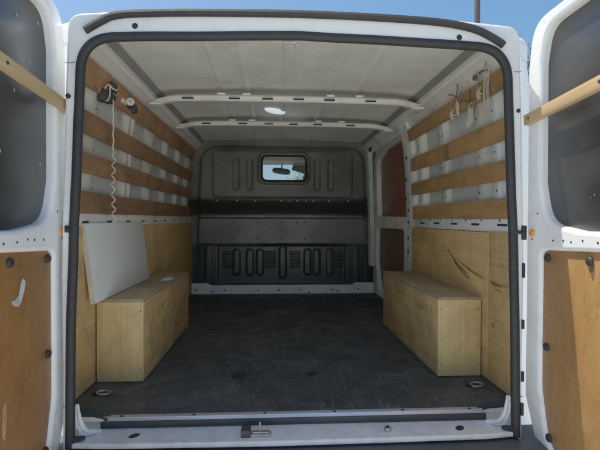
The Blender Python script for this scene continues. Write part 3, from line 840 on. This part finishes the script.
def arch_box(s, y0, y1, label):
    xi, xo, h = .6235, .812, .341
    E = empty('wheel_arch_box', (s * (xi + xo) / 2, (y0 + y1) / 2, .003), label, 'wooden box', 'plywood boxes over the wheel arches')
    cx, cy = (xi + xo) / 2, (y0 + y1) / 2
    def B(name, x0, x1, ya, yb, z0, z1, mat, marks=0):
        m = MB(); X = sorted((s * (x0 - cx), s * (x1 - cx)))
        m.box(X[0], X[1], ya - cy, yb - cy, z0, z1, mat, .0018)
        if marks == 1:
            for z in (.05, .29):
                for x in (x0 + .01, x1 - .012): m.disc((s * (x - cx), ya - cy + .0008, z), (0, -1, 0), .0032, .0016, DARK, 8)
        if name == 'top_panel':
            for dz in (.0035, .0075):
                m.box(X[0] + .001, X[1] - .001, ya - cy - .0004, ya - cy + .002, z1 - dz - .0011, z1 - dz, SCUFF_SHADE, 0)
                xs_ = s * (x0 - cx); m.box(min(xs_ - s * .0004, xs_ + s * .002), max(xs_ - s * .0004, xs_ + s * .002), ya - cy + .001, yb - cy - .001, z1 - dz - .0011, z1 - dz, SCUFF_SHADE, 0)
        if marks == 2:
            for i in range(9):
                m.disc((s * (x0 - cx + .0008), y0 - cy + .06 + i * .105, .015 if i % 2 else h - .03), (-s, 0, 0), .0032, .0016, DARK, 8)
            for i in range(46):
                yy = random.uniform(y0 + .05, y1 - .15) - cy; zz = random.uniform(.03, .30); l = random.uniform(.006, .034); a = random.uniform(.6, 2.4)
                m.ribbon([(s * (x0 - cx) - s * .0012, yy - l * math.cos(a), zz - l * math.sin(a)), (s * (x0 - cx) - s * .0012, yy, zz), (s * (x0 - cx) - s * .0012, yy + l * math.cos(a + .3), zz + l * math.sin(a + .3))], [.0008, random.uniform(.002, .0055), .0008], (1, 0, 0), SCUFF_SHADE)
        m.build(name, E)
    B('front_panel', xi, xo, y0, y0 + .012, 0, h - .0125, PLY_Z, 1)
    B('side_panel', xi, xi + .012, y0 + .0125, y1, 0, h - .0125, PLY_Y, 2)
    B('top_panel', xi - .003, xo, y0 - .003, y1 + .002, h - .012, h, PLY_T)
    B('end_panel', xi + .0125, xo, y1 - .012, y1, 0, h - .0125, PLY_Z)
    return E
arch_box(-1, .336, 1.312, 'plywood wheel arch box on the left, with the white board standing on it')
arch_box(1, .334, 1.298, 'plywood wheel arch box on the right, bare on top')

# white shelf board leaning on the left wall, standing on the box
m = MB(); m.box(-.0085, .0085, -.40, .36, 0, .314, WHITEPL, .0015)
m.box(-.0087, .0087, -.4012, -.3995, .001, .313, CHIP, 0)
for i in range(3):
    m.disc((.0082, random.uniform(-.38, .38), random.uniform(.02, .3)), (1, 0, 0), random.uniform(.0012, .0022), .0008, SCUFF_SHADE, 8)
o = m.build('white_board', None); o.location = (-.785, .63, .3455); o.rotation_euler = (0, -math.radians(7.0), 0)
tag(o, 'white melamine board standing on the left box and leaning on the wall', 'board')

# grit and dust specks strewn over the load floor
GRIT = plain('pale grit', (.42, .41, .38), .9, var=.4, vs=60, bstr=0)
m = MB()
for i in range(300):
    x = random.gauss(.12, .32); y = abs(random.gauss(.18, .38)) + .06
    if abs(x) > .60: continue
    r = random.choice((.0008, .001, .0014, .0018, .003)) * random.uniform(.7, 1.2); a0 = random.uniform(0, 6)
    base = [m.bm.verts.new((x + r * random.uniform(.6, 1.4) * math.cos(a0 + q * 1.57), y + r * random.uniform(.6, 1.5) * math.sin(a0 + q * 1.57), .0006)) for q in range(4)]
    top = m.bm.verts.new((x, y, .0006 + r * .7))
    for q in range(4): m.face([base[q], base[(q + 1) % 4], top], GRIT)
tag(m.build('floor_grit'), 'pale grit and dust specks strewn over the black load floor', 'grit', kind='stuff')

# scrap of paper on the left box
m = MB(); pts = [(-.022, -.045), (.02, -.05), (.028, .0), (.018, .05), (-.02, .042), (-.03, -.005)]
vs0 = [m.bm.verts.new((x, y, .0008)) for x, y in pts]; vs1 = [m.bm.verts.new((x, y, .003 + .004 * abs(y) / .05)) for x, y in pts]
for i in range(6): m.face([vs0[i], vs0[(i + 1) % 6], vs1[(i + 1) % 6], vs1[i]], PAPER)
m.face(vs1, PAPER); m.face(vs0[::-1], PAPER)
o = m.build('paper_scrap', None); o.location = (-.665, .94, .3442); tag(o, 'small pale paper scrap lying on the left wheel arch box', 'paper')

# door battens
for s, xi, lab in ((-1, -.766, 'pale timber batten across the black window board of the left door'), (1, .80, 'pale timber batten across the black window board of the right door')):
    m = MB(); x0 = xi - s * .001; x1 = xi - s * .021
    m.box(min(-s * .001, -s * .021), max(-s * .001, -s * .021), -.36, .36, -.018, .018, BAR, .002)
    for y in (-.32, .0, .33): m.disc((-s * .0205, y, 0), (-s, 0, 0), .005, .002, DARK, 12)
    o = m.build('door_batten', None); o.location = (xi, -.385 if s < 0 else -.395, 1.052 if s < 0 else 1.036)
    o.rotation_euler = (-math.radians(4.5 if s < 0 else 4.0), 0, 0)
    o.location.z += .012
    tag(o, lab, 'wooden batten', 'battens across the rear doors')

# ------------------------------------------------------------------ bits hung on the slats
E = empty('wall_fitting', (-.79, .40, 1.235), 'black round fitting with a pale coiled cord hanging from the top left slat', 'fitting')
m = MB(); m.disc((-.012, .03, -.012), (1, -.55, 0), .046, .022, BLACKPL, 24, .35, (.9, 1.15)); m.disc((.012, .015, .004), (1, -.55, .1), .022, .018, BLACKPL, 18, .3)
m.build('housing', E)
m = MB(); m.box(-.03, .012, -.06, .0, -.07, -.02, BLACKPL, .008); m.build('bracket', E)
m = MB()
m.tube(smoothpath([(.02, -.03, .0), (.03, -.015, -.012), (.035, .01, -.01), (.03, .03, .01), (.02, .02, .03)], 5), .0028, PAPER, 6)
m.tube(smoothpath([(.0, -.05, -.03), (.022, -.038, .0), (.02, -.03, -.05), (.01, -.04, -.07)], 5), .0028, PAPER, 6)
m.tube(smoothpath([(.02, .015, -.02), (.03, .02, -.03), (.03, .03, -.022), (.02, .04, -.035)], 5), .0025, STEEL, 6)
m.build('wire_clip', E)
m = MB(); m.tube(smoothpath([(-.01, -.09, .06), (-.0, -.12, .03), (-.005, -.125, -.02), (.0, -.10, -.05)], 5), .002, plain('dark red wire', (.2, .03, .02), .5), 6); m.build('wire', E)
m = MB(); pts = []
for i in range(26): pts.append((.018 + .002 * math.sin(i), .018, -.05 - i * .0085))
z = pts[-1][2]
n = 210
for i in range(n):
    t = i / n; a = t * 2 * PI * 7.5
    pts.append((.018 + .0065 * math.cos(a) * min(1, t * 8), .018 + .0085 * math.sin(a) * min(1, t * 8) + .004 * math.sin(t * 9), z - t * .315))
m.tube(pts, .0028, CREAM, 6); m.build('coiled_cord', E)

E = empty('spot_light', (-.79, .66, 1.225), 'small black cylindrical light with a round white end on the top left slat', 'light')
m = MB(); m.disc((-.012, .05, .01), (.45, -1, .0), .022, .075, BLACKPL, 18, .2); m.build('housing', E)
m = MB(); m.disc((.021, -.024, .01), (.45, -1, .0), .019, .006, PAPER, 18, .5); m.disc((.0235, -.0295, .01), (.45, -1, 0), .006, .003, STEEL, 10); m.build('lens', E)
m = MB(); m.box(-.012, .02, .06, .10, -.02, .02, BLACKPL, .006); m.build('clamp', E)
m = MB(); m.box(-.01, .01, -.09, -.03, -.01, .012, CREAM, .005); m.build('cord_plug', E)

def cord_hook(y, z, x, ln, label, fork=True, n=2, pale=CREAM, lean=0.0, wid=.016):
    E = empty('cord_hook', (x, y, z), label, 'hook', 'hooks and cord loops on the right slats')
    m = MB()
    m.tube(smoothpath([(.004, 0, -.02), (-.012, .004, -.01), (-.02, .006, .02), (-.016, .004 + lean, .05), (-.02, .002 + lean, .068)], 5), .0028, SCUFF_SHADE if fork else STEEL, 6)
    if fork:
        m.tube(smoothpath([(-.018, .004, .01), (-.024, .04, .024), (-.028, .07, .04), (-.024, .085, .036)], 5), .0028, SCUFF_SHADE, 6)
        m.tube(smoothpath([(-.016, .0, -.012), (-.03, -.03, -.022), (-.035, -.06, -.006), (-.03, -.075, .012)], 5), .0026, SCUFF_SHADE, 6)
    m.build('wire_hook', E)
    for i in range(n):
        m = MB(); yy = (i - (n - 1) / 2) * wid
        m.tube(smoothpath([(-.014, yy - .004, .004), (-.019, yy - .005, -ln * .5), (-.015, yy - .003, -ln), (-.013, yy, -ln - .006), (-.015, yy + .003, -ln), (-.020, yy + .005, -ln * .5), (-.015, yy + .004, .004), (-.012, yy, .010), (-.014, yy - .004, .004)], 4), .0015, pale, 6)
        m.build('cord_loop', E)
    return E
PALE = plain('pale nylon cord', (.62, .60, .53), .5, bstr=.03)
YEL = plain('yellowed cord', (.72, .55, .28), .55, bstr=.03)
cord_hook(.505, 1.245, .79, .070, 'forked dark hook with two pale cords, left of the middle on the top right slat', True, 2, PALE)
cord_hook(.375, 1.185, .795, .075, 'tangled dark hook with pale loops hanging below the top right slat', True, 3, PALE, .01)
cord_hook(.225, 1.275, .79, .135, 'long pale cord pair hanging beside the rear door seal on the right', False, 2, PALE, .0, .028)
cord_hook(.585, 1.205, .795, .032, 'small pale clip low on the top right slat, left of the forked hook', False, 2, PALE)
cord_hook(.292, 1.225, .79, .034, 'small pale clip at the rear end of the top right slat', False, 2, PALE)
cord_hook(.415, 1.135, .80, .035, 'short pale cord clip hanging just above the second right slat', False, 2, PALE)
cord_hook(1.325, 1.225, .785, .05, 'yellowed clip pair at the front end of the top right slat', False, 2, YEL, .0, .045)
# dark twig-like hook above the slat near the seal
m = MB(); m.tube(smoothpath([(.01, 0, 0), (-.01, .02, .006), (-.02, .05, .002), (-.018, .07, -.008)], 5), .004, SCUFF_SHADE, 6); m.disc((-.022, .06, -.012), (-1, 0, 0), .012, .016, SCUFF_SHADE, 12)
o = m.build('cable_tie', None); o.location = (.80, .26, 1.295); tag(o, 'dark tied cable knob on the wall above the top right slat', 'cable tie')

# ------------------------------------------------------------------ outside
m = MB(); m.tube([(0, 0, 0), (0, 0, 4), (0, 0, 9.4)], [.115, .085, .06], POLE, 14)
m.box(-.9, .9, -.05, .05, 8.75, 8.87, POLE, .01)
for x in (-.8, -.4, .4, .8): m.disc((x, 0, 8.87), (0, 0, 1), .04, .12, BLACKPL, 12)
o = m.build('utility_pole', None); o.location = (5.28, 10.0, -.62); tag(o, 'dark upright pole against the sky behind the van roof', 'pole')

def tree(name, loc, h, cr, label, cat='tree', leaves=2600, spiky=True):
    E = empty(name, loc, label, cat)
    m = MB(); m.tube(smoothpath([(0, 0, 0), (.08, .03, h * .25), (-.05, 0, h * .5), (.04, .02, h * .9)], 6), [.16 - .006 * i for i in range(19)], BARK, 10)
    for i in range(9):
        a = i * 2.4; zz = h * (.4 + .05 * i)
        m.tube(smoothpath([(0, 0, zz), (math.cos(a) * cr * .4, math.sin(a) * cr * .4, zz + .4), (math.cos(a) * cr * .8, math.sin(a) * cr * .8, zz + .6)], 4), [.05 - .004 * q for q in range(9)], BARK, 6)
    m.build('trunk', E)
    m = MB(); cl = []
    for i in range(34):
        a = random.uniform(0, 2 * PI); r = cr * math.sqrt(random.random()); zz = random.uniform(.42, .93) * h
        r *= (1 - max(0, (zz / h - .65)) * 1.7)
        cl.append(Vector((r * math.cos(a), r * math.sin(a), zz)))
    for i in range(leaves):
        c = random.choice(cl) + Vector((random.gauss(0, .32), random.gauss(0, .32), random.gauss(0, .25)))
        d = Vector((random.gauss(0, .5), random.gauss(0, .5), random.gauss(.6 if spiky else 0, .5))).normalized()
        l = random.uniform(.12, .30); w = d.orthogonal().normalized() * random.uniform(.02, .045)
        v = [m.bm.verts.new(p) for p in (c, c + d * l * .5 + w, c + d * l, c + d * l * .5 - w)]
        m.face(v, LEAF)
    m.build('crown', E)
tree('tree', (8.5, 14.0, -.62), 7.75, 1.5, 'spiky leafy tree whose tips show above the right rear corner of the van roof')
tree('tree', (3.4, 26.0, -.62), 5.2, 2.6, 'green tree seen through the small bulkhead window beyond the windscreen', leaves=3600, spiky=False)

# ------------------------------------------------------------------ light
W = bpy.data.worlds.new('World'); S.world = W; W.use_nodes = True
nt = W.node_tree; nt.nodes.clear()
sdir = Vector((.34, -.145, -1.0)).normalized()
toS = -sdir
el = math.asin(toS.z); az = math.atan2(toS.x, toS.y)
sky = nt.nodes.new('ShaderNodeTexSky'); sky.sky_type = 'NISHITA'; sky.sun_disc = False
sky.sun_elevation = el; sky.sun_rotation = az
sky.air_density = 1.0; sky.dust_density = 2.3; sky.ozone_density = 2.0
bg = nt.nodes.new('ShaderNodeBackground'); bg.inputs[1].default_value = .15
ow = nt.nodes.new('ShaderNodeOutputWorld'); hs = nt.nodes.new('ShaderNodeHueSaturation'); hs.inputs['Saturation'].default_value = 1.35; hs.inputs['Hue'].default_value = .495; hs.inputs['Value'].default_value = 1.0; nt.links.new(sky.outputs[0], hs.inputs['Color']); nt.links.new(hs.outputs[0], bg.inputs[0]); nt.links.new(bg.outputs[0], ow.inputs[0])
sl = bpy.data.lights.new('sun', 'SUN'); sl.energy = 5.0; sl.angle = math.radians(.53); sl.color = (1, .975, .90)
so_ = bpy.data.objects.new('sun', sl); COL.objects.link(so_)
so_.rotation_euler = sdir.to_track_quat('-Z', 'Y').to_euler(); so_.location = (-3, 2, 6)

# ------------------------------------------------------------------ camera
f, D, cx, h, yaw, pitch, roll = 443.92, 1.5324, -.0849, .679, .0592, -.0136, -.0034
fw = Vector((math.sin(yaw) * math.cos(pitch), math.cos(yaw) * math.cos(pitch), math.sin(pitch)))
r = Vector((math.cos(yaw), -math.sin(yaw), 0)); u = r.cross(fw)
c, s_ = math.cos(roll), math.sin(roll)
r2 = c * r - s_ * u; u2 = c * u + s_ * r
cam = bpy.data.cameras.new('camera'); cam.sensor_width = 36; cam.lens = f / 600 * 36; cam.clip_start = .02; cam.clip_end = 12000
co = bpy.data.objects.new('camera', cam); COL.objects.link(co)
M = Matrix((r2, u2, -fw)).transposed().to_4x4(); M.translation = Vector((cx, -D, h)); co.matrix_world = M
S.camera = co

S.render.engine = 'CYCLES'
S.cycles.max_bounces = 12; S.cycles.diffuse_bounces = 8; S.cycles.use_denoising = True
S.view_settings.view_transform = 'Standard'; S.view_settings.look = 'None'; S.view_settings.exposure = 0; S.view_settings.gamma = 1.3
